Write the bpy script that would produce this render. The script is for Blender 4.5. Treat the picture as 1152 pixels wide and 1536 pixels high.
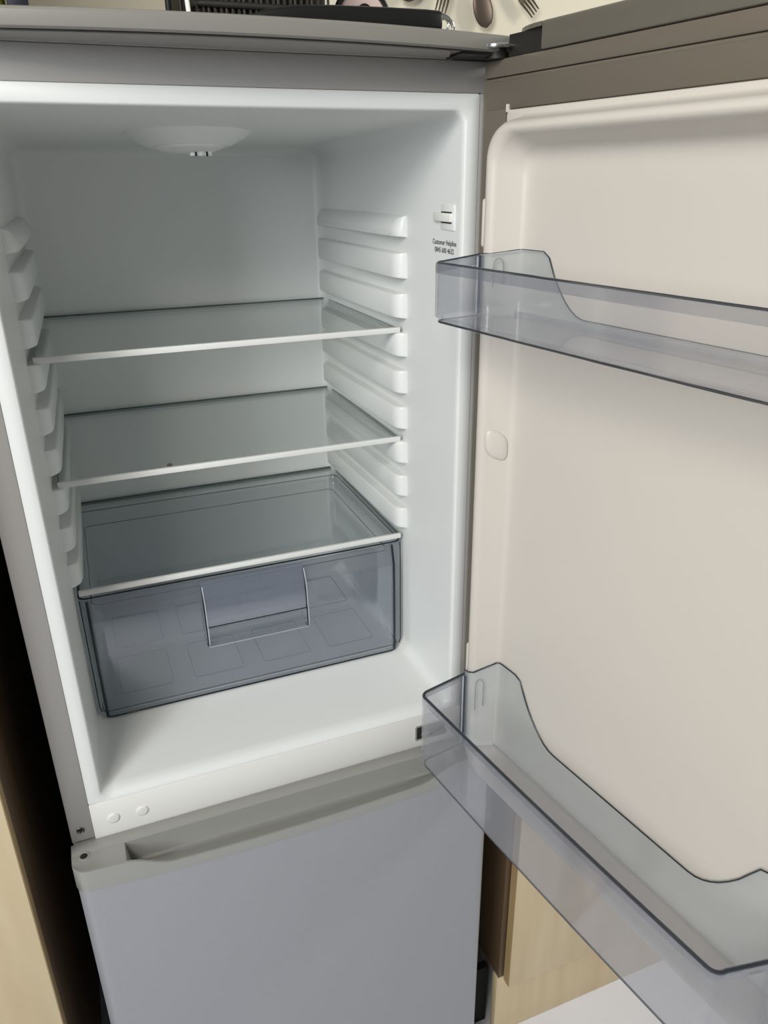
import bpy, bmesh, math, random
from mathutils import Vector, Matrix, Euler
PI = math.pi
S = bpy.context.scene
for o in list(bpy.data.objects): bpy.data.objects.remove(o, do_unlink=True)
C = S.collection
F = 1.298                       # height of the middle-shelf datum above the floor

# ------------------------------------------------------------------ camera, world, lights, exposure
cd = bpy.data.cameras.new('camera'); cam = bpy.data.objects.new('camera', cd); C.objects.link(cam)
cam.location = (0.10399, -0.78436, 0.18590 + F)
cam.rotation_euler = Euler((math.radians(66.4125), math.radians(0.7151), math.radians(-21.7378)), 'XYZ')
cd.sensor_fit = 'VERTICAL'; cd.sensor_height = 24.0; cd.lens = 24.0 * 1148.93 / 1536
cd.clip_start = 0.01; cd.clip_end = 50
S.camera = cam

w = bpy.data.worlds.new('world'); S.world = w; w.use_nodes = True
bg = w.node_tree.nodes['Background']; bg.inputs[0].default_value = (0.85, 0.92, 1.0, 1); bg.inputs[1].default_value = 0.20

def area(name, loc, target, sx, sy, power, col):
    l = bpy.data.lights.new(name, 'AREA'); l.shape = 'RECTANGLE'; l.size = sx; l.size_y = sy
    l.energy = power; l.color = col
    o = bpy.data.objects.new(name, l); C.objects.link(o); o.location = loc
    o.rotation_euler = (Vector(target) - Vector(loc)).to_track_quat('-Z', 'Y').to_euler()
    return o
area('ceiling_light', (-0.72, -1.38, 2.42), (0.27, 0.1, 1.15), 0.75, 0.6, 29, (1.0, 0.965, 0.92))
area('left_fill', (-1.65, -1.95, 1.95), (0.27, 0.0, 1.25), 0.8, 1.0, 40, (0.90, 0.96, 1.0))  # unseen fill light added to brighten the header, flange and right wall
area('side_window', (2.6, -0.6, 2.3), (0.8, 0.6, 1.7), 0.5, 0.5, 24, (1.0, 0.95, 0.86))

S.view_settings.view_transform = 'Standard'; S.view_settings.look = 'None'
S.view_settings.exposure = 0.0; S.view_settings.gamma = 1.0
S.view_settings.use_curve_mapping = False
S.cycles.transparent_max_bounces = 48

# ------------------------------------------------------------------ materials
def lin(c):
    return tuple(((x/255)/12.92 if x/255 <= .04045 else ((x/255+.055)/1.055)**2.4) for x in c) + (1,)
def mat(name, rgb, rough=.5, metal=0, noise=None, bump=0, bscale=200, spec=.5, coat=0):
    m = bpy.data.materials.new(name); m.use_nodes = True; nt = m.node_tree; b = nt.nodes['Principled BSDF']
    c = lin(rgb); b.inputs['Base Color'].default_value = c; b.inputs['Roughness'].default_value = rough
    b.inputs['Metallic'].default_value = metal; b.inputs['Specular IOR Level'].default_value = spec
    b.inputs['Coat Weight'].default_value = coat
    tc = nt.nodes.new('ShaderNodeTexCoord')
    if noise:
        amt, sc = noise
        n = nt.nodes.new('ShaderNodeTexNoise'); n.inputs['Scale'].default_value = sc; n.inputs['Detail'].default_value = 4
        nt.links.new(tc.outputs['Object'], n.inputs['Vector'])
        r = nt.nodes.new('ShaderNodeMapRange'); r.inputs['To Min'].default_value = 1-amt; r.inputs['To Max'].default_value = 1+amt
        nt.links.new(n.outputs['Fac'], r.inputs['Value'])
        v = nt.nodes.new('ShaderNodeVectorMath'); v.operation = 'SCALE'; v.inputs[0].default_value = c[:3]
        nt.links.new(r.outputs[0], v.inputs['Scale']); nt.links.new(v.outputs[0], b.inputs['Base Color'])
    if bump:
        n = nt.nodes.new('ShaderNodeTexNoise'); n.inputs['Scale'].default_value = bscale; n.inputs['Detail'].default_value = 2
        nt.links.new(tc.outputs['Object'], n.inputs['Vector'])
        bp = nt.nodes.new('ShaderNodeBump'); bp.inputs['Strength'].default_value = bump; bp.inputs['Distance'].default_value = .001
        nt.links.new(n.outputs['Fac'], bp.inputs['Height']); nt.links.new(bp.outputs[0], b.inputs['Normal'])
    return m
def clear(name, tint, haze=(200,205,210), hf=.06, rough=.08, refl=1.0, noisy=0.0):
    m = bpy.data.materials.new(name); m.use_nodes = True; nt = m.node_tree; nt.nodes.clear()
    out = nt.nodes.new('ShaderNodeOutputMaterial')
    t = nt.nodes.new('ShaderNodeBsdfTransparent'); t.inputs[0].default_value = (*tint, 1)
    d = nt.nodes.new('ShaderNodeBsdfDiffuse'); d.inputs[0].default_value = lin(haze)
    tl = nt.nodes.new('ShaderNodeBsdfTranslucent'); tl.inputs[0].default_value = lin(haze)
    g = nt.nodes.new('ShaderNodeBsdfGlossy'); g.inputs['Roughness'].default_value = rough; g.inputs[0].default_value = (1,1,1,1)
    a = nt.nodes.new('ShaderNodeMixShader'); a.inputs[0].default_value = .5
    nt.links.new(d.outputs[0], a.inputs[1]); nt.links.new(tl.outputs[0], a.inputs[2])
    mx = nt.nodes.new('ShaderNodeMixShader'); mx.inputs[0].default_value = hf
    if noisy:
        tc = nt.nodes.new('ShaderNodeTexCoord'); n = nt.nodes.new('ShaderNodeTexNoise'); n.inputs['Scale'].default_value = 14; n.inputs['Detail'].default_value = 5
        nt.links.new(tc.outputs['Object'], n.inputs['Vector'])
        r = nt.nodes.new('ShaderNodeMapRange'); r.inputs['To Min'].default_value = max(0, hf-noisy); r.inputs['To Max'].default_value = hf+noisy
        nt.links.new(n.outputs['Fac'], r.inputs['Value']); nt.links.new(r.outputs[0], mx.inputs[0])
    nt.links.new(t.outputs[0], mx.inputs[1]); nt.links.new(a.outputs[0], mx.inputs[2])
    lw = nt.nodes.new('ShaderNodeLayerWeight'); lw.inputs['Blend'].default_value = .5
    p = nt.nodes.new('ShaderNodeMath'); p.operation = 'POWER'; p.inputs[1].default_value = 5
    nt.links.new(lw.outputs['Facing'], p.inputs[0])
    q = nt.nodes.new('ShaderNodeMath'); q.operation = 'MULTIPLY_ADD'; q.inputs[1].default_value = .9*refl; q.inputs[2].default_value = .04*refl
    nt.links.new(p.outputs[0], q.inputs[0])
    f = nt.nodes.new('ShaderNodeMixShader'); nt.links.new(q.outputs[0], f.inputs[0])
    nt.links.new(mx.outputs[0], f.inputs[1]); nt.links.new(g.outputs[0], f.inputs[2])
    nt.links.new(f.outputs[0], out.inputs[0])
    return m
def wood(name, c1, c2, vertical=True, scale=1.0):
    m = bpy.data.materials.new(name); m.use_nodes = True; nt = m.node_tree; b = nt.nodes['Principled BSDF']
    b.inputs['Roughness'].default_value = .5
    tc = nt.nodes.new('ShaderNodeTexCoord'); mp = nt.nodes.new('ShaderNodeMapping')
    mp.inputs['Scale'].default_value = (16*scale, 16*scale, 1.6*scale) if vertical else (1.6*scale, 16*scale, 16*scale)
    nt.links.new(tc.outputs['Object'], mp.inputs['Vector'])
    n = nt.nodes.new('ShaderNodeTexNoise'); n.inputs['Scale'].default_value = 1.2; n.inputs['Detail'].default_value = 6; n.inputs['Distortion'].default_value = .9
    nt.links.new(mp.outputs[0], n.inputs['Vector'])
    wv = nt.nodes.new('ShaderNodeTexWave'); wv.inputs['Scale'].default_value = .7; wv.inputs['Distortion'].default_value = 6; wv.inputs['Detail'].default_value = 3
    nt.links.new(mp.outputs[0], wv.inputs['Vector'])
    mx = nt.nodes.new('ShaderNodeMath'); mx.operation = 'MULTIPLY_ADD'; mx.inputs[1].default_value = .07
    nt.links.new(wv.outputs['Fac'], mx.inputs[0]); nt.links.new(n.outputs['Fac'], mx.inputs[2])
    cr = nt.nodes.new('ShaderNodeValToRGB'); cr.color_ramp.elements[0].position = .3; cr.color_ramp.elements[1].position = .72
    cr.color_ramp.elements[0].color = lin(c1); cr.color_ramp.elements[1].color = lin(c2)
    nt.links.new(mx.outputs[0], cr.inputs[0]); nt.links.new(cr.outputs[0], b.inputs['Base Color'])
    return m

WHITE = mat('white_liner_plastic', (222,223,220), .38, bump=.05, bscale=300)
RIBW = WHITE
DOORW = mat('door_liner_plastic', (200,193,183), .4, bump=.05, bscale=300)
SILVER = mat('silver_grey_paint', (153,150,146), .32, noise=(.03,300), bump=.04, bscale=500)
SILVERP = mat('silver_grey_plastic', (146,146,140), .3, bump=.03, bscale=400)
STEELP = mat('freezer_door_paint', (148,149,153), .3, noise=(.03,120), bump=.08, bscale=420)
TAUPE = mat('door_frame_paint', (106,98,87), .35, noise=(.03,300))
GASK = mat('grey_gasket', (100,92,81), .55)
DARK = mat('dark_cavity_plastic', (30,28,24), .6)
CHROME = mat('chrome', (215,215,210), .15, 1)
STEEL = mat('brushed_steel', (150,148,142), .3, 1)
BLACK = mat('black_plastic', (18,17,15), .35)
IRON = mat('black_ribbed_iron', (32,29,22), .6, noise=(.3,60))
INK = mat('printed_ink', (60,56,52), .7)
GLASS = clear('shelf_glass', (.955,.97,.965), (150,160,158), .05, .03, 1.2)
GLEDGE = clear('glass_edge', (.5,.58,.57), (105,120,118), .3, .1)
BEADM = mat('edge_highlight', (170,176,186), .12, spec=1)  # pale gloss for the bright highlight lines added on clear edges
TRIM = mat('white_shelf_trim', (222,222,218), .35)
SMOKE = clear('smoked_drawer_plastic', (.925,.937,.957), (145,155,176), .08, .06, 2.2, .02)
SMOKEB = clear('smoked_drawer_body', (.96,.967,.975), (165,175,188), .06, .08, 1.0)
SMEDGE = clear('smoked_edge', (.15,.18,.22), (40,46,54), .5, .15)
BIN = clear('clear_bin_plastic', (.95,.952,.96), (186,188,196), .15, .08, 1.1, .04)
BINBACK = clear('clear_bin_back', (.972,.982,.986), (200,210,216), .13, .08, 1.1, .02)
BINLIP = clear('clear_bin_lip', (.90,.905,.92), (165,168,178), .16, .12, 1.2)
BINEDGE = clear('clear_bin_edge', (.36,.38,.42), (84,88,96), .5, .15)
PANELW = mat('lower_panel_plastic', (224,222,216), .4)
CLEARW = clear('milky_clear_cover', (.8,.8,.8), (215,215,212), .45, .2)
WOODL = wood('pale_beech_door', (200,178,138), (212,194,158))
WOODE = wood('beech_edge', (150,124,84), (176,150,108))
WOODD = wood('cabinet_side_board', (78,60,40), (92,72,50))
WALLM = mat('cream_wall_paint', (226,218,196), .8, noise=(.02,6), bump=.1, bscale=60)
FLOORM = mat('pale_lino', (222,222,227), .5, noise=(.05,9), bump=.08, bscale=90)
PINK = mat('pink_glaze', (206,184,176), .3)

# ------------------------------------------------------------------ mesh helpers
def obj(name, bm, m, parent=None, sharp=35, kind=None, label=None, recalc=True):
    """bm is in world x, y and z above the datum; the object gets its origin at the mesh's centre"""
    if recalc: bmesh.ops.recalc_face_normals(bm, faces=bm.faces[:])
    me = bpy.data.meshes.new(name)
    vs = [v.co.copy() for v in bm.verts]
    lo = Vector([min(v[i] for v in vs) for i in range(3)]); hi = Vector([max(v[i] for v in vs) for i in range(3)])
    c = (lo+hi)/2
    for v in bm.verts: v.co -= c
    bm.to_mesh(me); bm.free()
    ms = m if isinstance(m, (list, tuple)) else [m]
    for x in ms: me.materials.append(x)
    if sharp is not None:
        me.polygons.foreach_set('use_smooth', [True]*len(me.polygons))
        me.set_sharp_from_angle(angle=math.radians(sharp))
    o = bpy.data.objects.new(name, me); C.objects.link(o)
    wl = c + Vector((0,0,F))
    if parent is not None:
        o.parent = parent; o.location = wl - world_loc(parent)
    else: o.location = wl
    if kind: o['kind'] = kind
    if label: o['label'] = label
    return o
def world_loc(o):
    l = o.location.copy()
    while o.parent: o = o.parent; l += o.location
    return l
def thing(name, loc, label, cat, group=None):
    o = bpy.data.objects.new(name, None); C.objects.link(o); o.empty_display_size = .05
    o.location = Vector(loc) + Vector((0,0,F)); o['label'] = label; o['category'] = cat
    if group: o['group'] = group
    return o
def tag(o, label, cat, group=None):
    o['label'] = label; o['category'] = cat
    if group: o['group'] = group
    return o
def merge(bm, b2):
    me = bpy.data.meshes.new('t'); b2.to_mesh(me); b2.free(); bm.from_mesh(me); bpy.data.meshes.remove(me)
def box(bm, x0, x1, y0, y1, z0, z1, bev=0, seg=2, mi=0, X=None):
    b = bmesh.new(); bmesh.ops.create_cube(b, size=1)
    for v in b.verts:
        v.co = Vector(((x0+x1)/2 + v.co.x*(x1-x0), (y0+y1)/2 + v.co.y*(y1-y0), (z0+z1)/2 + v.co.z*(z1-z0)))
    if bev: bmesh.ops.bevel(b, geom=b.edges[:], offset=bev, segments=seg, profile=.5, affect='EDGES')
    for f in b.faces: f.material_index = mi
    if X:
        for v in b.verts: v.co = X(v.co)
    merge(bm, b); return bm
def bx(*a, **k): return box(bmesh.new(), *a, **k)
def tube(bm, pts, r, n=10, X=None, closed=False):
    pts = [Vector(p) for p in pts]; rings = []; N = len(pts)
    rr = r if isinstance(r, (list, tuple)) else [r]*N
    up = None
    for i, p in enumerate(pts):
        if closed: t = pts[(i+1) % N] - pts[i-1]
        else: t = pts[min(i+1, N-1)] - pts[max(i-1, 0)]
        t.normalize()
        if up is None:
            up = t.orthogonal().normalized()
        up = (up - t*up.dot(t)).normalized(); sd = t.cross(up)
        ring = []
        for k in range(n):
            a = 2*PI*k/n; q = p + (up*math.cos(a) + sd*math.sin(a))*rr[i]
            ring.append(bm.verts.new(X(q) if X else q))
        rings.append(ring)
    for i in range(N if closed else N-1):
        A, B = rings[i], rings[(i+1) % N]
        for k in range(n): bm.faces.new((A[k], A[(k+1) % n], B[(k+1) % n], B[k]))
    if not closed:
        bm.faces.new(rings[0]); bm.faces.new(rings[-1][::-1])
    return bm
def loft(bm, loops, cap0=False, cap1=True, mi=0, closed=False):
    R = [[bm.verts.new(p) for p in L] for L in loops]
    n = len(R[0]); M = len(R)
    for i in range(M if closed else M-1):
        A, B = R[i], R[(i+1) % M]
        for k in range(n):
            f = bm.faces.new((A[k], A[(k+1) % n], B[(k+1) % n], B[k])); f.material_index = mi
    if cap0: bm.faces.new(R[0])
    if cap1: bm.faces.new(R[-1][::-1])
    return R
def rrect(a0, a1, b0, b1, r, n=8):
    """rounded rectangle, list of (a, b)"""
    r = max(r, 1e-5); out = []
    for cx, cy, s in ((a1-r, b1-r, 0), (a0+r, b1-r, 1), (a0+r, b0+r, 2), (a1-r, b0+r, 3)):
        for k in range(n+1):
            t = PI/2*(s + k/n); out.append((cx + r*math.cos(t), cy + r*math.sin(t)))
    return out
def lathe(bm, prof, cx, cy, n=40, axis='z', X=None):
    loops = []
    for r, h in prof:
        L = []
        for k in range(n):
            a = 2*PI*k/n; c, s = max(r,1e-5)*math.cos(a), max(r,1e-5)*math.sin(a)
            p = Vector((cx+c, cy+s, h)) if axis == 'z' else Vector((cx+c, h, cy+s))
            L.append(X(p) if X else p)
        loops.append(L)
    loft(bm, loops, True, True); return bm
def smooth(t): t = min(1, max(0, t)); return t*t*(3-2*t)

# ------------------------------------------------------------------ the room
ZFL = -F
def struct(name, bm, m, parent=None):
    return obj(name, bm, m, parent, kind='structure')
struct('floor', bx(-2.0, 3.2, -3.4, .64, ZFL-.03, ZFL), FLOORM)
struct('wall_back', bx(-2.0, 3.2, .60, .66, ZFL, ZFL+2.5), WALLM)

# ------------------------------------------------------------------ fridge freezer
W = .55
BOT = -1.255
fr = thing('fridge_freezer', (W/2, .25, -F), 'tall silver-grey fridge freezer with its white-lined fridge compartment standing open', 'fridge')
bm = bmesh.new()
box(bm, 0, .0262, 0, .56, -.5495, .263, .0012)                 # left wall of the cabinet
obj('side_panel', bm, SILVER, fr)
obj('side_panel', box(bmesh.new(), W-.0262, W, 0, .56, -.5495, .263, .0012), SILVER, fr)
obj('header_panel', bx(0, W, 0, .56, .263, .2915, .0012), SILVER, fr)
bm = bx(0, .493, -.0022, .03, .2917, .2995, .001); box(bm, 0, W, .012, .5, .2917, .2995)
obj('header_strip', bm, SILVER, fr)
obj('back_panel', bx(.002, W-.002, .50, .56, BOT, .262), SILVER, fr)
obj('freezer_body', bx(0, W, .0, .499, BOT, -.556, .002), SILVER, fr)
for x in (.06, .49):
    for y in (.05, .45): obj('foot', lathe(bmesh.new(), [(.016, -F), (.016, BOT-.012), (.008, BOT-.012), (.008, BOT+.002)], x, y, 16), BLACK, fr)

# lid with a bowed front
def lid_front(x):
    return -.066 + .45*(x-.288)**2
top, n = [], 40
out = [(x, lid_front(x)) for x in [i*.548/n for i in range(n+1)]]
pl = [(0.0, .565)] + [(-.001, -.020)] + out + [(.551, -.020), (.551, .565)]
def inset(P, d):
    cx = sum(p[0] for p in P)/len(P); cy = sum(p[1] for p in P)/len(P)
    return [(p[0] + (d if p[0] < cx else -d)*(abs(p[0]-cx) > .2), p[1] + (d if p[1] < .2 else -d)) for p in P]
bm = bmesh.new()
L = []
for z, d in ((.294, .0025), (.2955, .0005), (.297, 0), (.306, 0), (.308, .0012), (.3090, .004)):
    L.append([Vector((x, y, z)) for x, y in inset(pl, d)])
loft(bm, L, True, True)
obj('top_lid', bm, mat('lid_plastic', (128,125,118), .35, bump=.05, bscale=300), fr, 30)
# groove under the lid's front edge and the plate behind it
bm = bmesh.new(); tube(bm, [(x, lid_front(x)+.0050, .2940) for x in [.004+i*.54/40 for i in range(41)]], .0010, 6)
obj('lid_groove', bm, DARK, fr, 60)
bm = bmesh.new(); uf = [(x, lid_front(x)+.0085) for x in [.002+i*.466/24 for i in range(25)]]
loft(bm, [[Vector((x, y, z)) for x, y in [(.002,.0115)]+uf+[(.492,.0115)]] for z in (.2925, .2939)], True, True)
obj('lid_underplate', bm, SILVER, fr, 30)

# white liner: flange, opening, cavity
def xz(y, x0, x1, z0, z1, r): return [Vector((a, y, b)) for a, b in rrect(x0, x1, z0, z1, r)]
def wl(y): return .043 + .010*min(1, y/.40)
bm = bmesh.new()
secs = [(.006,.0264,.5236,-.4995,.2628,.003), (.0008,.0264,.5236,-.4995,.2628,.003), (0,.0272,.5228,-.4990,.2620,.003),
        (0,.0408,.5092,-.4980,.2490,.012), (.0010,.0422,.5078,-.4965,.2474,.013), (.0035,.0431,.5069,-.4930,.2464,.014),
        (.009,.0433,.5067,-.4895,.2461,.015), (.018,.0434,.5066,-.4875,.246,.015),
        (.20,.0480,.5020,-.4850,.2385,.018), (.445,.0535,.4960,-.4815,.2310,.022), (.460,.0550,.4945,-.4795,.2290,.022),
        (.468,.0585,.4910,-.4760,.2255,.022), (.472,.0660,.4840,-.4690,.2180,.022)]
loft(bm, [xz(*s) for s in secs], False, True)
liner = obj('white_liner', bm, WHITE, fr, 50, recalc=True)

# shelf support ribs moulded in both side walls
def rib(side, zt, zb, first=False):
    bm = bmesh.new(); loops = []
    ys = [(.143,0), (.1434,.0035), (.1448,.0072), (.1475,.0102), (.1515,.0125), (.157,.0139), (.164,.0145), (.30,.0145), (.452,.0145), (.458,.012), (.462,.004)]
    for y, p in ys:
        k = p/.0145
        t = (zt-.014) if first else zt-.0035
        prof = [(-.003, zt+.001), (0, zt), (p*.55 if first else p*.80, zt-(.003 if first else .0002)*k), (p*.95, t+.002 if first else zt-.0012*k-.0003), (p, t-.002 if first else zt-.003), (p, zb+.0035), (p*.93, zb+.0012), (p*.75, zb+.0003), (0, zb), (-.003, zb)]
        w0 = wl(y) if side < 0 else None
        L = []
        for d, z in prof:
            x = (wl(y) + d) if side < 0 else (.55 - wl(y) - d)
            L.append(Vector((x, y, z)))
        loops.append(L)
    loft(bm, loops, True, True)
    return obj('shelf_rib', bm, RIBW, liner, 40)
GR = [.0995 - .0497*k for k in range(9)]          # the lower faces of the nine shelf slots
for side in (-1, 1):
    rib(side, .143, GR[0]+.0180, True)
    for k in range(8): rib(side, GR[k]-.0006, GR[k+1]+.0180)

# lamp cover in the ceiling
def ceilz(y): return .246 - .042*y
bm = bmesh.new()
prof = [(.075,.001), (.070,-.003), (.060,-.009), (.047,-.0148), (.046,-.0143), (.041,-.0143), (.040,-.0162), (.030,-.0197), (.0,-.0215)]
def cpx(p): return Vector((p.x, p.y, p.z + ceilz(p.y) + .0005))
lathe(bm, prof, .262, .235, 48, X=cpx)
lc = obj('lamp_cover', bm, WHITE, fr, 25)
bm = bmesh.new(); R0 = []
for k in range(20):
    a = 2*PI*k/20; r = .0105 if k % 2 else .0085
    R0.append((r*1.25*math.cos(a), r*.9*math.sin(a)))
loft(bm, [[Vector((.2745+a, .232+b, ceilz(.232)-z)) for a, b in R0] for z in (.018, .0238)], True, True)
obj('lamp_button', bm, mat('bright_white_button', (250,252,250), .3), lc, 30)
bm = bmesh.new()
for dx in (-.007, .006): lathe(bm, [(.0012, ceilz(.224)-.0250), (.0012, ceilz(.224)-.020)], .2745+dx, .2235, 8)
obj('lamp_pin', bm, DARK, lc)

# thermostat slider and helpline print on the right wall
def xw(y): return .5068 - .0253*(max(y,.018)-.018)
xr = .5064
tp = obj('switch_plate', bx(xr-.0016, xr+.004, .017, .050, .1310, .1580, .0012), WHITE, fr, 30)
bm = bx(xr-.0050, xr-.001, .020, .064, .1400, .1490, .0012); obj('switch_slider', bm, PANELW, tp, 30)
bm = bmesh.new()
for z in (.1391, .1499): box(bm, xr-.0022, xr-.0015, .022, .048, z-.0007, z+.0006)
obj('switch_slot', bm, DARK, tp)
def text_mesh(body, size):
    cu = bpy.data.curves.new('t', 'FONT'); cu.body = body; cu.size = size; cu.extrude = .00005; cu.offset = size*.018
    cu.align_x = 'CENTER'; cu.resolution_u = 3
    o = bpy.data.objects.new('t', cu); C.objects.link(o)
    dg = bpy.context.evaluated_depsgraph_get(); me = bpy.data.meshes.new_from_object(o.evaluated_get(dg))
    bm = bmesh.new(); bm.from_mesh(me); bpy.data.objects.remove(o); bpy.data.curves.remove(cu); bpy.data.meshes.remove(me)
    return bm
for body, z, wd in (('Customer Helpline', .1150, .058), ('0845 600 4632', .1065, .047)):
    bm = text_mesh(body, .0082)
    xs = [v.co.x for v in bm.verts]; s = wd/(max(xs)-min(xs))
    for v in bm.verts: v.co = Vector((xw(.042-v.co.x*s)-.0003-v.co.z, .042 - v.co.x*s, z + v.co.y*.95))
    obj('helpline_print', bm, INK, fr, None, label='dark printed helpline lettering')

# lower rail under the compartment with hinge recess and plugs
obj('lower_rail', bx(.0264, .5236, -.0012, .03, -.556, -.4997, .001), PANELW, fr)
for x, z in ((.051, -.5265), (.085, -.5275)):
    bm = bmesh.new(); lathe(bm, [(.0075,-.0008), (.0072,-.0022), (.0055,-.0032), (.0,-.0036)], x, z, 24, 'y'); obj('screw_plug', bm, PANELW, fr, 25)
bm = bmesh.new(); b0 = [Vector((a,-.0022,b)) for a, b in rrect(.4535,.5000,-.5400,-.5150,.003)]
b1 = [Vector((a,-.0022,b)) for a, b in rrect(.4555,.4980,-.5385,-.5168,.0025)]
b2 = [Vector((a,-.0013,b)) for a, b in rrect(.4560,.4975,-.5380,-.5173,.0025)]
bb = [Vector((a,-.0010,b)) for a, b in rrect(.4535,.5000,-.5400,-.5150,.003)]
loft(bm, [bb,b0,b1,b2], False, False)
hs = obj('hinge_recess', bm, SILVERP, fr, 30)
obj('hinge_pocket', bx(.4562,.4973,-.0016,-.0012,-.5378,-.5175), DARK, hs)
bm = bmesh.new(); lathe(bm, [(.006,-.0017),(.006,-.004),(.003,-.0055),(.0,-.0055)], .4675, -.530, 16, 'y'); obj('hinge_screw', bm, STEEL, hs)
bm = bx(.480,.5,-.006,-.0012,-.536,-.530,.001); obj('hinge_tab', bm, STEEL, hs)
bm = bmesh.new(); lathe(bm, [(.0048,.001),(.0048,-.0008),(.0038,-.0014),(.0022,-.0004),(.0,-.0004)], .0122, -.5325, 20, 'y')
sc = obj('frame_screw', bm, STEEL, fr)
bm = bmesh.new(); box(bm, .0094,.0150,-.0017,-.0006,-.5330,-.5320); box(bm, .0117,.0127,-.0017,-.0006,-.5353,-.5297)
obj('screw_cross', bm, DARK, sc)
obj('hinge_cavity_dark', bx(.482, .545, -.038, -.0025, .2915, .2939, .0008), DARK, fr)  # dark block standing in for the shaded open hinge cavity

# ---- freezer door
def ffront(x, base=-.050, bow=.013, lift=0):
    u = (x-.275)/.275; y = base - bow*(1-u*u)
    e = min(x+.0015, .5515-x); r = .016
    if e < r: y += r - math.sqrt(max(0, r*r-(r-e)**2))
    return y
xs = [-.0015,-.0010,0,.0015,.004,.007,.011,.0145] + [.02+.01*k for k in range(52)] + [.5355,.539,.543,.546,.5485,.55,.551,.5515]
fd = obj('freezer_door', bmesh.new() if False else (lambda b: (loft(b, [[Vector((x, -.003, zz)) for x in xs2] + [Vector((x, ffront(x)+.0015+dz, zz)) for x in reversed(xs2)] for xs2 in [[min(max(q,.0008),.5492) for q in xs]] for zz, dz in ((BOT+.006,0),(-.581,0))], True, True), b)[1])(bmesh.new()), STEELP, fr, 40)
# handle moulding along the top of the freezer door, with a finger scoop
xc = sorted(set(xs + [.055,.057,.059,.0605,.062,.064,.067,.072,.078,.085,.092,.100, .478,.484,.488,.491,.493,.495,.497]))
bm = bmesh.new(); cols = []
for x in xc:
    s_r = smooth((x-.0585)/.006)*smooth((.4965-x)/.006)
    s_f = smooth((x-.059)/.055)*smooth((.496-x)/.055)
    yf = ffront(x, -.050, .013); yr = -.0215
    yl = min(yf+.004, -.024)
    if yf > -.026: yr = yf*.45; yl = yf*.9
    zt = -.5495
    zlip = zt - .0165*s_f
    zf = -.581 - 0*x
    zfl = zt - .031*s_r
    P = [(-.0025, zf), (-.0025, zt-.001), (-.004, zt), (yr+.0015, zt), (yr, zt-.0008), (yr-.0006, zt + (zfl-zt)*.5), (yr-.0012, zfl+.001*s_r),
         (yr-.004*s_r-.0012, zfl), (yl*.5+yr*.5, zfl*.65+zlip*.35 if s_r > 0 else zt), (yl, zlip-.0006), (yl*.6+yf*.4, zlip), (yf*.85+yl*.15, zlip-.0004), (yf, zlip-.0022), (yf, zf+.001), (yf+.001, zf)]
    cols.append([Vector((x, y, z)) for y, z in P])
R = [[bm.verts.new(p) for p in c] for c in cols]; n = len(R[0])
for A, B in zip(R[:-1], R[1:]):
    for k in range(n): bm.faces.new((A[k], A[(k+1) % n], B[(k+1) % n], B[k]))
bm.faces.new(R[0]); bm.faces.new(R[-1][::-1])
hc = obj('handle_moulding', bm, SILVERP, fd, 38)
bm = bmesh.new(); lathe(bm, [(.0066,-.5498),(.0064,-.5488),(.0050,-.5486),(.0042,-.5492),(.0,-.5492)], .0125, -.0255, 24)
sh = obj('pivot_rim', bm, SILVERP, hc, 30)
# -- hole seen as a dark disc inside the rim
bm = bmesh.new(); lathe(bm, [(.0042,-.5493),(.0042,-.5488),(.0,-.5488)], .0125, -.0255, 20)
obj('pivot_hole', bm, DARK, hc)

# ---- fridge door, open a little past a right angle.  u runs away from the hinge, n out of its inner face
DA = .15842; CX, CY = .51919, -.01165
def D(p):
    u, n_, z = p
    return Vector((CX + u*math.sin(DA) - n_*math.cos(DA), CY - u*math.cos(DA) - n_*math.sin(DA), z))
DW = .554
bm = bx(0, DW, -.050, 0, -.553, .2735, .003, X=D)
door = obj('fridge_door', bm, TAUPE, fr, 40)
obj('door_top_strip', bx(.001, DW, -.049, -.0012, .2738, .2892, .0015, X=D), TAUPE, door)
obj('gasket', bx(.010, .544, -.001, .0022, .2450, .2700, .0012, X=D), GASK, door)
obj('gasket', bx(.006, .040, -.001, .0018, -.530, .2700, .0010, X=D), GASK, door)
obj('gasket', bx(.514, .550, -.001, .0018, -.530, .2700, .0010, X=D), GASK, door)
# handle cap on top of the door, hollowed at the hinge
bm = bmesh.new()
box(bm, .084, DW, -.058, .0008, .2896, .3125, .0022, X=D)
cpo = [(.084,-.058), (.084,.0005)] + [(.084-.052*math.sin(t*PI/16), .0005 - .03*(1-math.cos(t*PI/16))) for t in range(1, 9)] + [(.030,-.058)]
loft(bm, [[D((u, n_, z)) for u, n_ in cpo] for z in (.3085, .3120)], True, True)
cap = obj('door_cap', bm, SILVERP, door, 30)
cap.data.materials[0] = mat('door_cap_plastic', (100,96,86), .3)
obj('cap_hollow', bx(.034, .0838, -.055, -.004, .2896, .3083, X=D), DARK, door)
# hinge disc
bm = bmesh.new(); lathe(bm, [(.0,.2968),(.019,.2968),(.0205,.2980),(.0205,.2995),(.019,.3002),(.0,.3002)], .5215, -.034, 32)
obj('hinge_washer', bm, CHROME, fr, 30)
bm = bmesh.new(); lathe(bm, [(.010,.2892),(.010,.2967)], .5225, -.032, 20); obj('hinge_pin', bm, DARK, fr)

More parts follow.
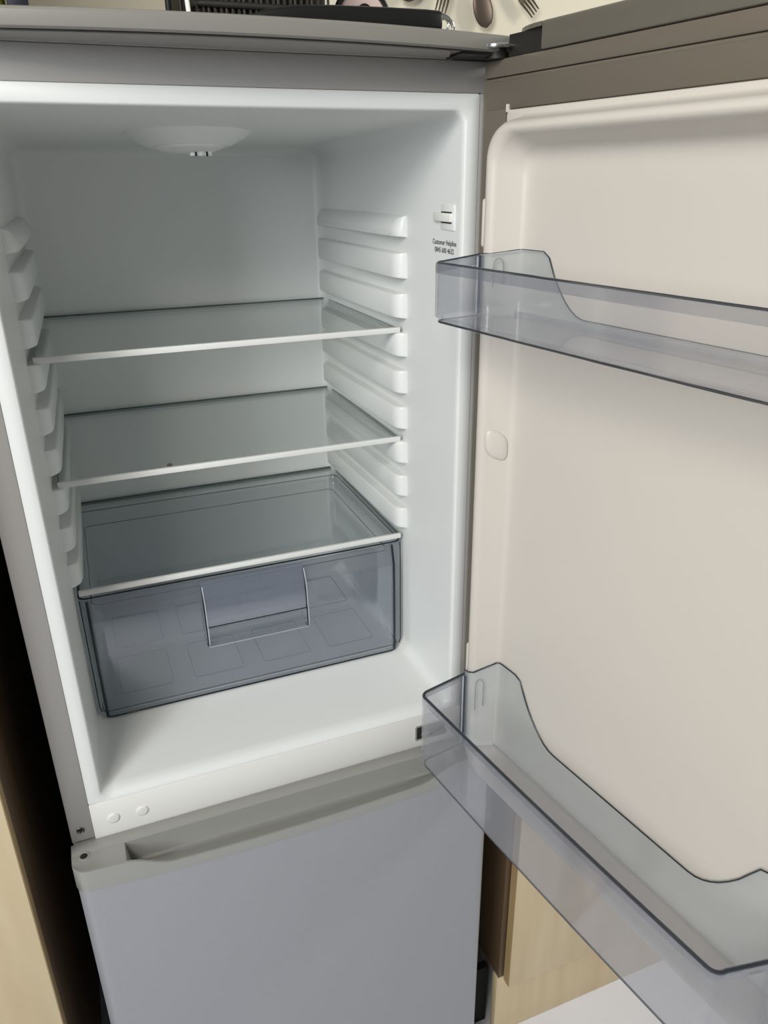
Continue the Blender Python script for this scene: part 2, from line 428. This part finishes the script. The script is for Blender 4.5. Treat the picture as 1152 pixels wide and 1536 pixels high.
# door liner: flange, raised rim, recessed field
ZB = -.548
def uz(n_, u0, u1, z0, z1, r): return [D((a, n_, b)) for a, b in rrect(u0, u1, z0, z1, r, 10)]
bm = bmesh.new()
dl = [(-.001,.0440,.510,ZB,.2445,.004), (.0030,.0445,.5095,ZB+.0005,.2440,.004), (.0040,.0455,.5085,ZB+.0015,.2430,.005), (.0045,.0470,.507,ZB+.006,.2400,.030),
      (.0060,.0480,.506,ZB+.007,.2375,.030), (.0260,.0490,.505,ZB+.010,.2330,.031), (.0310,.0510,.503,ZB+.012,.2305,.031), (.0330,.0545,.4995,ZB+.016,.2275,.030),
      (.0330,.0575,.4965,ZB+.019,.2255,.030), (.0310,.0615,.4925,ZB+.023,.2225,.030), (.0270,.0640,.490,ZB+.026,.2205,.030), (.0060,.0745,.4795,ZB+.036,.2125,.026),
      (.0025,.0775,.4765,ZB+.039,.2095,.025), (.0012,.0820,.472,ZB+.044,.2050,.022)]
loft(bm, [uz(*q) for q in dl], False, True)
dlo = obj('door_liner', bm, DOORW, door, 55)
obj('liner_spur', bx(.0440,.0466,.0,.005,.242,.2492,.0008, X=D), DOORW, dlo, 40)
for z0, z1 in ((.120,.166), (-.40,-.35)):
    obj('retaining_lug', bx(.0455,.0520,.012,.0315,z0,z1,.003,3, X=D), DOORW, dlo, 50)
# hooked clip on the side wall of the recess
def clip(z):
    bm = bmesh.new(); bmesh.ops.create_uvsphere(bm, u_segments=24, v_segments=14, radius=1)
    e1 = Vector((.0105,-.0210,0)).normalized(); e2 = Vector((.0210,.0105,0)).normalized()   # along and out of the side wall
    for v in bm.verts:
        x, y, q = v.co
        x = math.copysign(abs(x)**.7, x); q = math.copysign(abs(q)**.7, q)
        v.co = D(Vector((.0690,.0170,z)) + e1*x*.0135 + e2*y*.0042 + Vector((0,0,q*.016 - x*.006)))
    return bm
obj('shelf_clip', clip(-.086), DOORW, dlo, 50)

# ------------------------------------------------------------------ clear bins hanging on the door
def wallstrip(bm, P, th, zb_of, zt_of, X, closed=False, mi=0, mie=1):
    """P: list of (u, n) along the wall's outer face; thickness th to the left of the path"""
    N = len(P); inn = []
    for i in range(N):
        a = Vector(P[max(i-1,0)]) if not closed else Vector(P[i-1]); b = Vector(P[min(i+1,N-1)]) if not closed else Vector(P[(i+1) % N])
        t = (b-a).normalized(); inn.append((P[i][0]-t.y*th, P[i][1]+t.x*th))
    V = []
    for i in range(N):
        zb, zt = zb_of(i), zt_of(i)
        V.append([bm.verts.new(X((*P[i], zb))), bm.verts.new(X((*P[i], zt))), bm.verts.new(X((*inn[i], zt))), bm.verts.new(X((*inn[i], zb)))])
    for i in range(N if closed else N-1):
        A, B = V[i], V[(i+1) % N]
        for k, m_ in ((0,mi),(1,mie),(2,mi),(3,mi)):
            f = bm.faces.new((A[k], A[(k+1) % 4], B[(k+1) % 4], B[k])); f.material_index = m_
    if not closed:
        f = bm.faces.new(V[0]); f.material_index = mie; f = bm.faces.new(V[-1][::-1]); f.material_index = mie
def arc(cx, cy, r, a0, a1, n=6): return [(cx+r*math.cos(math.radians(a0+(a1-a0)*k/n)), cy+r*math.sin(math.radians(a0+(a1-a0)*k/n))) for k in range(n+1)]
def make_bin(zr, zb, depth, ztop, zback, label, swide, ins=0.0, bead=.0010):
    """zr rim height of the front, zb floor, ztop height of the end flanges, zback top of the back wall"""
    t = thing('door_bin', D((.277, .05, zb)), label, 'door shelf', 'clear plastic bins on the fridge door')
    ua, ub = .0535+ins, .4790
    # front tray wall
    path = [(.0525,.0365)] + arc(ua+.010, depth-.010, .010, 180, 90) 
    nf = 24
    for k in range(1, nf):
        u = ua+.010+(ub-ua-.020)*k/nf; path.append((u, depth + .0022*math.sin(PI*k/nf)))
    path += arc(ub-.010, depth-.010, .010, 90, 0) + [(.5015,.0365)]
    path = path[::-1]
    def rise(p): return zr + .004*smooth(1-(p[1]-.036)/(depth-.046))
    bm = bmesh.new()
    wallstrip(bm, path, -.0022, lambda i: zb+.006, lambda i: rise(path[i]), D)
    # rounded foot of the wall and floor plate
    def ins_path(d): 
        c = (.277, .05); return [(p[0] + (d if p[0] < c[0] else -d)*(1 if abs(p[0]-c[0]) > .2 else abs(p[0]-c[0])/.2), p[1] - (d if p[1] > .06 else 0)) for p in path]
    fr_ = [[D((p[0], p[1], z)) for p in ins_path(d)] + [D((q[0], q[1], z)) for q in ((.070,.006+.0), (.484,.006))] for z, d in ((zb+.006,0), (zb+.0025,.0010), (zb,.0045))]
    fu_ = [[D((p[0], p[1], z)) for p in ins_path(d)] + [D((q[0], q[1], z)) for q in ((.070,.006), (.484,.006))] for z, d in ((zb+.0022,.0048), (zb+.0062,.0022))]
    loft(bm, fr_ + fu_, False, False)
    # floor faces
    b2 = bmesh.new(); vs = [b2.verts.new(p) for p in fr_[-1]]; b2.faces.new(vs); vs = [b2.verts.new(p) for p in fu_[0]]; b2.faces.new(vs[::-1]); 
    bmesh.ops.triangulate(b2, faces=b2.faces[:]); merge(bm, b2)
    tray = obj('tray', bm, [BIN, BINEDGE], t, 35)
    # edge bead round the foot
    bm = bmesh.new(); tube(bm, [(p[0], p[1], zb+.0012) for p in ins_path(.0012)], .0011, 6, X=D); obj('foot_bead', bm, BINEDGE, tray, 60)
    # lip outside the rim
    bm = bmesh.new(); P2 = []
    c = .277
    q = path
    loops = []
    for i, p in enumerate(q):
        a = Vector(q[max(i-1,0)]); b = Vector(q[min(i+1,len(q)-1)]); tt = (b-a).normalized(); nn = Vector((-tt.y, tt.x))*-1
        nn = -nn if (Vector(p)-Vector((.277,.03))).dot(nn) < 0 else nn
        z = rise(p)
        loops.append([D((p[0]+nn.x*d, p[1]+nn.y*d, z+dz)) for d, dz in ((-.0024,.0006),(.0008,.0010),(.0022,.0002),(.0024,-.0078),(.0016,-.0090),(.0002,-.0088),(.0002,-.0012),(-.0024,-.0008))])
    loft(bm, loops, True, True)
    obj('front_lip', bm, BINLIP, t, 35)
    bm = bmesh.new(); tube(bm, [(p[0], p[1], rise(p)+.0008) for p in q], bead, 6, X=D); obj('rim_bead', bm, BINEDGE, t, 60)
    # end flanges and back wall in the recess, S-curved along the top
    bp = [(.0535,.0365), (.0600,.0358), (.0655,.0325), (.0790,.0065), (.0820,.0040), (.0860,.0034)]
    K = 46
    bp += [(.0860+(.468-.0860)*k/K, .0034) for k in range(1, K)] + [(.468,.0034), (.472,.0040), (.475,.0065), (.4885,.0325), (.494,.0358), (.5005,.0365)]
    def zt(i):
        u = bp[i][0]; d = u if u < .277 else (.562-u if u < .475 else .554-u)
        if d < .062: return zr + .004 + (ztop-zr-.004)*.35
        if d < .079: return zr + .004 + (ztop-zr-.004)*(.35+.55*smooth((d-.062)/.017))
        z = ztop
        if d > swide[0]:
            s = (d-swide[0])/(swide[1]-swide[0])
            if s < 1:
                z = ztop + (zback-ztop)*(.30*min(1, s/.22)**2 if s < .22 else .30 + .70*(1-(1-(s-.22)/.78)**1.9))
            else: z = zback
        return z
    bm = bmesh.new(); wallstrip(bm, bp, .0020, lambda i: zb+.002, zt, D)
    obj('back_wall', bm, [BINBACK, BINEDGE], t, 40)
    bm = bmesh.new(); tube(bm, [(p[0], p[1]+.001, zt(i)) for i, p in enumerate(bp)], bead*.62 if bead > .0012 else .0005, 6, X=D); obj('back_bead', bm, BINEDGE, t, 60)
    # hooked posts where the tray meets the flange
    for s in (0, 1):
        u = .0530 if s == 0 else .5010
        bm = bmesh.new()
        for du, r in ((0, .0016), (.0045, .0013)):
            uu = u + (du if s == 0 else -du)
            tube(bm, [(uu, .0375, zb+.004), (uu, .0375, zr+.004)], r, 8, X=D)
        box(bm, u-.0015 if s == 0 else u-.0045, u+.0045 if s == 0 else u+.0015, .0355, .0375, zb+.004, zr+.003, X=D)
        obj('post', bm, BINLIP, t, 40)
        bm = bmesh.new(); uu = u+.0035 if s == 0 else u-.0035; tube(bm, [(uu, .0385, zb+.004), (uu, .0385, zr+.0035)], .0011, 8, X=D); obj('post_line', bm, BINEDGE, t, 60)
        bm = bmesh.new(); uu = u-.0002 if s == 0 else u+.0002; tube(bm, [(uu, .0385, zb+.004), (uu, .0385, zr+.0035)], .0010, 8, X=D); obj('post_bead', bm, BEADM, t, 60)
        # embossed hook pocket on the flange
        a = (.0665,.0315); b = (.0780,.0090); 
        def onf(k, z, m=s):
            uu = a[0]+(b[0]-a[0])*k; nn = a[1]+(b[1]-a[1])*k+.0026
            uu += .0012
            return (uu if m == 0 else .554-uu, nn, z)
        zh = min(ztop, zr+.012) - .010 if zr-zb > .08 else ztop-.012
        hh = (zr-zb)*.42
        pts = [onf(.12, zh-hh)] + [onf(.12, zh-hh*.15)] + [onf(.32-.20*math.cos(j*PI/6), zh-hh*.15+.008*math.sin(j*PI/6)) for j in range(1, 6)] + [onf(.52, zh-hh*.15), onf(.52, zh-hh*.88)]
        bm = bmesh.new(); tube(bm, pts, .0008, 6, X=D); obj('hook_loop', bm, BINLIP, t, 60)
    return t
make_bin(.1095, .0530, .0925, .1190, .062, 'shallow clear plastic bin high on the inside of the open fridge door', (.112, .172), 0)
make_bin(-.3960, -.5020, .1035, -.3700, -.4390, 'deep smoky clear plastic bin at the bottom of the open fridge door', (.113, .185), 0, .0015)

# ------------------------------------------------------------------ glass shelves
def glass_shelf(zt, label, x0=.0523, x1=.4977):
    t = thing('glass_shelf', (.275, .3, zt), label, 'shelf')
    obj('glass_pane', bx(x0+.001, x1-.001, .153, .4655, zt+.0012, zt+.0052, .0004, 1), [GLASS], t, 30)
    bm = bx(x0+.0005, x1-.0005, .150, .1555, zt+.0004, zt+.0078, .0012); obj('front_trim', bm, TRIM, t, 40)
    bm = bx(x0+.003, x1-.003, .4650, .4680, zt+.0005, zt+.0065, .0008); obj('rear_trim', bm, GLEDGE, t, 40)
    for x in (x0+.001, x1-.0022):
        obj('side_edge', bx(x, x+.0012, .1555, .4650, zt+.0008, zt+.0056), GLEDGE, t)
    return t
glass_shelf(-.0012, 'clear glass shelf with white front edge, topmost of the three in the fridge')
glass_shelf(-.1505, 'clear glass shelf with white front edge, in the middle of the fridge compartment')
glass_shelf(-.2988, 'clear glass shelf with white front edge, lying directly over the smoked drawer')
bm = bmesh.new(); lathe(bm, [(.0035,-.1453), (.0032,-.1438), (.0016,-.1428), (.0,-.1426)], .186, .166, 12)
tag(obj('crumb', bm, mat('brown_crumb', (80,72,62), .8), None, 60), 'small dark crumb on the middle glass shelf near its front edge', 'crumb')

# ------------------------------------------------------------------ smoked salad drawer
dr = thing('salad_drawer', (.273, .3, -.4868), 'smoked see-through plastic salad drawer on the fridge floor under the lowest shelf', 'drawer')
zd, zu = -.4836, -.3035
def ring(z, x0, x1, y0, y1, r): return [Vector((a, b, z)) for a, b in rrect(x0, x1, y0, y1, r, 6)]
bm = bmesh.new()
o_ = [(zu,.0500,.4975,.1505,.452,.010), (zu-.006,.0495,.4980,.1500,.452,.010), (zu-.0075,.0512,.4963,.1512,.449,.010), (zd+.012,.0520,.4960,.1520,.440,.010), (zd+.0035,.0530,.4950,.1530,.437,.010), (zd,.0570,.4910,.1570,.433,.009)]
i_ = [(zd+.0022,.0590,.4890,.159,.431,.008), (zd+.012,.0542,.4938,.1542,.437,.010), (zu-.005,.0535,.4940,.1535,.446,.010), (zu,.0520,.4955,.1525,.449,.010)]
R = loft(bm, [ring(*q) for q in o_+i_], False, False)
n = len(R[0])
for k in range(n):
    f = bm.faces.new((R[-1][k], R[-1][(k+1) % n], R[0][(k+1) % n], R[0][k])); f.material_index = 1
bm.faces.new(R[len(o_)-1]); bm.faces.new(R[len(o_)])
body = obj('drawer_body', bm, [SMOKEB, SMEDGE], dr, 35)
bm = bmesh.new()
tube(bm, [(p.x, p.y, zu+.0003) for p in ring(0,.0512,.4962,.1518,.4505,.010)], .0010, 6, closed=True)
tube(bm, [(p.x, p.y, zu-.020) for p in ring(0,.0650,.4830,.168,.437,.010)], .0007, 6, closed=True)
obj('rim_bead', bm, SMEDGE, body, 60)
for x in (.0515, .4964):
    bm = bmesh.new(); tube(bm, [(x, .1530, zu-.002), (x, .1522, zu-.02), (x, .1528, zd+.012), (x+(.002 if x < .2 else -.002), .1545, zd+.003)], .0007, 6); obj('corner_bead', bm, SMEDGE, body, 60)
bm = bmesh.new(); tube(bm, [(p.x, p.y, zd+.0010) for p in ring(0,.0545,.4935,.1545,.435,.010)], .0009, 6, closed=True); obj('foot_bead', bm, SMEDGE, body, 60)
FLRIB = clear('floor_rib_plastic', (.6,.64,.7), (90,98,112), .2, .15)
# rectangles moulded in the drawer floor
for i in range(4):
    for j in range(2):
        x0, y0 = .082+i*.103, .185+j*.125
        bm = bmesh.new(); P = [(a, b, zd+.0030) for a, b in rrect(x0, x0+.072, y0, y0+.095, .003, 2)]
        tube(bm, P, .0005, 5, closed=True); obj('floor_rib', bm, FLRIB, body, 60)
# front plate
bm = bmesh.new()
fx0, fx1, fy = .0600, .4820, .1400
def fz(k): return k
prof = [(zd+.0005, .0050), (zd, .0075), (zd+.0015, .0010), (zd+.006, 0), (zu-.060, 0), (zu-.032, .0005), (zu-.020, .0030), (zu-.010, .0060), (zu-.002, .0075), (zu-.002, .0100), (zu-.010,.0086), (zu-.020, .0056), (zu-.032,.0030), (zu-.060,.0025), (zd+.006,.0025), (zd+.0035,.0035), (zd+.0025,.0070)]
L = []
XS = [fx0, fx0+.0015, fx0+.006] + [fx0+.006+(fx1-fx0-.012)*k/20 for k in range(1,20)] + [fx1-.006, fx1-.0015, fx1]
for x in XS:
    e = min(x-fx0, fx1-x); back = .0030*(1-min(1, e/.006))**2
    L.append([Vector((x, fy+dy+back, z)) for z, dy in prof])
R = loft(bm, L, False, False)
for rr in (R[0], R[-1][::-1]):
    f = bm.faces.new(rr); f.material_index = 1
for f in bm.faces:
    if f.material_index == 0 and f.calc_center_median().z > zu-.031: f.material_index = 2  # hazier top roll puts the pale reflected band into the material
fp = obj('front_plate', bm, [SMOKE, SMEDGE, BINLIP], dr, 40)
EDGEL = mat('black_edge_line', (26,30,36), .3)
for x in (fx0, fx1):
    bm = bmesh.new(); tube(bm, [(x, fy+.0025, zd+.002), (x, fy+.0015, zd+.008), (x, fy+.0015, zu-.055), (x, fy+.0020, zu-.03), (x, fy+.0075, zu-.012), (x, fy+.0095, zu-.003)], .0017, 8)
    obj('plate_edge', bm, EDGEL, fp, 60)
bm = bmesh.new(); tube(bm, [(fx0, fy+.003, zd+.0012), (fx0+.006, fy+.001, zd+.001), (fx1-.006, fy+.001, zd+.001), (fx1, fy+.003, zd+.0012)], .0011, 8)
obj('plate_foot', bm, SMEDGE, fp, 60)
# handle: two fins, a curved hood and a ledge
hx0, hx1 = .2035, .3440
FINM = clear('handle_fin_plastic', (.72,.75,.8), (165,172,184), .35, .06, 4)
for x in (hx0, hx1):
    bm = bmesh.new(); L = []
    for dx in (-.0012, .0012):
        L.append([Vector((x+dx, y, z)) for y, z in ((.1460,-.3060),(.1390,-.3130),(.1325,-.3250),(.1290,-.3400),(.1280,-.3560),(.1290,-.3620),(.1262,-.3680),(.1255,-.3900),(.1280,-.3970),(.1400,-.3995),(.1470,-.3400))])
    loft(bm, L, True, True)
    fin = obj('handle_fin', bm, FINM, fp, 40)
    hp_ = ((.1400,-.3120),(.1325,-.3250),(.1288,-.3400),(.1277,-.3560),(.1287,-.3620),(.1262,-.3680),(.1252,-.3900),(.1275,-.3965),(.1390,-.3990))
    bm = bmesh.new(); tube(bm, [(x-.0009, y, z) for y, z in hp_], .0009, 8); obj('fin_line', bm, SMEDGE, fp, 60)
    bm = bmesh.new(); tube(bm, [(x+.0009, y, z) for y, z in hp_], .0009, 8); obj('fin_highlight', bm, BEADM, fp, 60)  # pale line added as the highlight along the fin's edge
bm = bmesh.new()
hp = [(.1440,-.3060),(.1375,-.3130),(.1315,-.3250),(.1285,-.3400),(.1275,-.3550),(.1282,-.3640),(.1290,-.3685)]
L = [[Vector((x, y, z)) for y, z in hp] + [Vector((x, y+.0022, z)) for y, z in reversed(hp)] for x in [hx0+.001+(hx1-hx0-.002)*k/8 for k in range(9)]]
loft(bm, L, True, True)
hood_bead = obj('hood_edge', tube(bmesh.new(), [(hx0+.001, .1288, -.3688), (hx1-.001, .1288, -.3688)], .0007, 6), SMEDGE, fp, 60)
obj('handle_hood', bm, clear('handle_hood_plastic', (.84,.86,.89), (168,174,188), .27, .12, 3.0), fp, 45)
bm = bmesh.new(); 
box(bm, hx0, hx1, .1275, .1400, -.4000, -.3975, .001); obj('handle_ledge', bm, BINLIP, fp, 40)
bm = bmesh.new(); tube(bm, [(hx0, .1272, -.3985), (hx1, .1272, -.3985)], .0007, 6); obj('ledge_bead', bm, BEADM, fp, 60)

# ------------------------------------------------------------------ kitchen cabinets either side
lc_ = thing('kitchen_cabinet', (-.35, .25, -F), 'tall pale beech kitchen cabinet at the left of the fridge', 'cabinet')
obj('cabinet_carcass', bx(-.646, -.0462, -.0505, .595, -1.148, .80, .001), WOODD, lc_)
obj('cabinet_door', bx(-.640, -.0462, -.0710, -.0520, -1.145, .798, .0012), [WOODL], lc_)
obj('door_edge_strip', bx(-.0461, -.0455, -.0702, -.0528, -1.144, .797, .0002, 1), WOODE, lc_)
obj('plinth_board', bx(-.646, -.0465, -.02, .0, -F, -1.150), WOODD, lc_)
rc = thing('kitchen_cabinet', (.95, .25, -F), 'pale beech base cabinet low behind the open door, right of the freezer', 'cabinet')
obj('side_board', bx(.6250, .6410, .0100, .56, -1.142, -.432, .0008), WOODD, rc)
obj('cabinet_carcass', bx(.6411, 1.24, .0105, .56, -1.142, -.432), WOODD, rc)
obj('cabinet_door', bx(.6350, 1.235, -.0110, .0080, -1.146, -.44, .0018), WOODL, rc)
obj('door_edge_strip', bx(.6343, .6349, -.0100, .0075, -1.145, -.441, .0002, 1), WOODE, rc)
obj('plinth_board', bx(.6225, 1.24, .0095, .0255, -F, -1.1425, .0008), [WOODL], rc)
obj('gap_shade_panel', bx(.552, .6222, .042, .056, -F, -1.150), mat('gap_shade_black', (12,11,9), .8), rc)  # added board; its black stands in for the shade in the gap
obj('worktop', bx(.605, 1.26, -.03, .595, -.430, -.392, .003), FLOORM, rc)

# ------------------------------------------------------------------ things on top of the fridge
TZ = .3092
bk = thing('wire_basket', (.31, .17, TZ), 'black upright-ribbed basket on top of the fridge behind the pan handle', 'basket')
bm = bx(.255, .392, .075, .30, TZ+.001, TZ+.012, .003); box(bm, .260, .387, .080, .295, TZ+.012, TZ+.118, .004)
obj('basket_body', bm, IRON, bk)
for k in range(24):
    x = .258+k*.0057
    bm = bmesh.new(); tube(bm, [(x, .076, TZ+.004), (x+.001*math.sin(k*2.1), .0735, TZ+.06), (x, .074, TZ+.125)], .0014, 6); obj('basket_rod', bm, IRON, bk, 60)
for z in (.03, .124):
    bm = bmesh.new(); tube(bm, [(a, b, TZ+z) for a, b in rrect(.255,.392,.074,.30,.01,4)], .003, 8, closed=True); obj('basket_hoop', bm, IRON, bk, 60)
bs = thing('black_stand', (.232, .12, TZ), 'small black metal stand at the left end of the ribbed basket on the fridge', 'stand')
obj('stand_post', bx(.2335,.2375,.095,.10,TZ,TZ+.13,.001), BLACK, bs)
obj('stand_post', bx(.2470,.2500,.105,.11,TZ,TZ+.13,.001), BLACK, bs)
obj('stand_base', bx(.205,.256,.07,.13,TZ,TZ+.004,.001), BLACK, bs)
bm = bmesh.new(); tube(bm, [(.2475,.055,TZ), (.2462,.057,TZ+.03), (.243,.060,TZ+.12)], .0022, 8)
tag(obj('white_rod', bm, mat('white_rod_plastic', (225,225,218), .4), None, 60), 'thin white rod leaning at the left end of the ribbed basket on the fridge', 'rod')
pn = thing('utensil_with_loop', (.40, -.02, TZ), 'long black handled kitchen utensil with a steel hanging loop lying on the fridge front', 'utensil')
bm = bmesh.new(); loops = []
for x, hy, z0, z1 in ((.285,.006,.3105,.3155),(.30,.008,.3100,.3205),(.325,.0095,.3098,.3245),(.36,.010,.3098,.3262),(.41,.010,.3098,.3272),(.45,.010,.3098,.3275),(.4625,.0095,.3098,.3272),(.4645,.0088,.3104,.3264)):
    loops.append([Vector((x, -.022 + a*hy, (z0+z1)/2 + b*(z1-z0)/2)) for a, b in rrect(-1,1,-1,1,.55,4)])
loft(bm, loops, True, True); obj('handle', bm, BLACK, pn, 45)
bm = bmesh.new(); tube(bm, [(.4645,-.022,.3245),(.469,-.022,.3240),(.474,-.022,.3225),(.479,-.022,.3185),(.4805,-.022,.3145),(.4795,-.022,.3118),(.474,-.022,.3106),(.4645,-.022,.3106)], [.0028,.0026,.0022,.0019,.0017,.0016,.0016,.0018], 10)
tube(bm, [(.4705+.0045*math.cos(a*PI/8), -.0222, .3168+.0050*math.sin(a*PI/8)) for a in range(16)], .0011, 8, closed=True)
obj('steel_loop', bm, CHROME, pn, 60)
bm = bmesh.new(); tube(bm, [(.285,-.0215,.3125),(.26,-.018,.3125),(.235,-.012,.3122)], .0022, 8); obj('shaft', bm, STEEL, pn, 60)
# small pink dish propped behind the handle
dsh = thing('round_dish', (.449, .14, TZ), 'small pink dish with a dark rim propped upright behind the black handle', 'dish')
def dx_(p): return Vector((p.x, .14+(p.y)*1, p.z))
bm = bmesh.new(); lathe(bm, [(.0,-.004),(.026,-.004),(.030,.000),(.030,.003),(.0,.003)], .449, TZ+.0345, 40, 'y', X=lambda p: Vector((p.x, .14+p.y, p.z))); obj('dish_plate', bm, PINK, dsh, 40)
bm = bmesh.new(); tube(bm, [(.449+.0305*math.cos(a*PI/24), .139, TZ+.0345+.0305*math.sin(a*PI/24)) for a in range(48)], .0034, 8, closed=True); obj('dish_rim', bm, BLACK, dsh, 60)
bm = bmesh.new(); lathe(bm, [(.0,-.0062),(.008,-.006),(.0085,-.0035),(.0,-.0035)], .4505, TZ+.042, 24, 'y', X=lambda p: Vector((p.x, .14+p.y, p.z))); obj('dish_spot', bm, BLACK, dsh, 40)
bm = bx(.0925,.1105,.10,.16,TZ,TZ+.12,.002); tag(obj('dark_box', bm, mat('dark_navy_card', (28,24,44), .5)), 'dark navy box at the left end of the fridge top', 'box')
bm = bmesh.new(); lathe(bm, [(.0,TZ),(.018,TZ),(.020,TZ+.01),(.020,TZ+.10),(.016,TZ+.115),(.0,TZ+.115)], .0705, .115, 24)
tag(obj('yellow_canister', bm, mat('yellow_green_tin', (170,170,60), .35)), 'yellow green canister at the far left corner of the fridge top', 'canister')

# ------------------------------------------------------------------ cutlery clock on the wall
cx0, cz0, cyw = .7925, .573, .600
ck = thing('wall_clock', (cx0, cyw, cz0), 'round wall clock whose spokes are dark forks and spoons, on the cream wall', 'clock')
UT = mat('dark_cutlery_metal', (96,84,74), .45, .6)
bm = bmesh.new(); lathe(bm, [(.0,.5995),(.045,.5995),(.045,.585),(.042,.578),(.0,.578)], cx0, cz0, 40, 'y'); obj('clock_face', bm, UT, ck, 30)
def ux(ang, off=.583):
    a = math.radians(ang)
    # r runs outward from the centre (downward at angle 0), s sideways
    return lambda p: Vector((cx0 + p[0]*math.sin(a) + p[1]*math.cos(a), off + p[2], cz0 - p[0]*math.cos(a) + p[1]*math.sin(a)))
def fork(ang, e=0.0):
    X = ux(ang); bm = bmesh.new()
    tube(bm, [(.03,0,0),(.09+e,0,0)], .0035, 8, X=X)
    L = [[X((r+e, a*wd, b*.0012)) for a, b in ((-1,-1),(1,-1),(1,1),(-1,1))] for r, wd in ((.088,.0035),(.096,.008),(.104,.0105),(.112,.0108))]
    loft(bm, L, True, True)
    for s in (-.0092,-.0031,.0031,.0092):
        tube(bm, [(.110+e,s,0),(.125+e,s*1.0,-.001),(.140+e,s*.98,0)], [.0019,.0017,.0011], 6, X=X)
    obj('fork', bm, UT, ck, 40)
def spoon(ang):
    X = ux(ang); bm = bmesh.new()
    tube(bm, [(.03,0,0),(.11,0,0)], .0035, 8, X=X)
    L = []
    for k in range(15):
        t = -1+2*k/14; r = .131+.030*t; wd = .0185*math.sqrt(max(.004, 1-t*t))*(1+.08*t)
        L.append([X((r, wd*math.cos(q*PI/8), -.005*math.sin(q*PI/8)*math.sqrt(max(0,1-t*t)) if q <= 8 else 0)) for q in range(9)] + [X((r, wd*math.cos(q*PI/8)*.9, .0018-.004*math.sin(q*PI/8)*math.sqrt(max(0,1-t*t)))) for q in range(8,-1,-1)])
    loft(bm, L, True, True); obj('spoon', bm, UT, ck, 50)
for k in range(0, 12, 4):
    a = k*30
    fork(a-16.0); spoon(a+18.5); fork(a+49.0, .053); spoon(a+78)
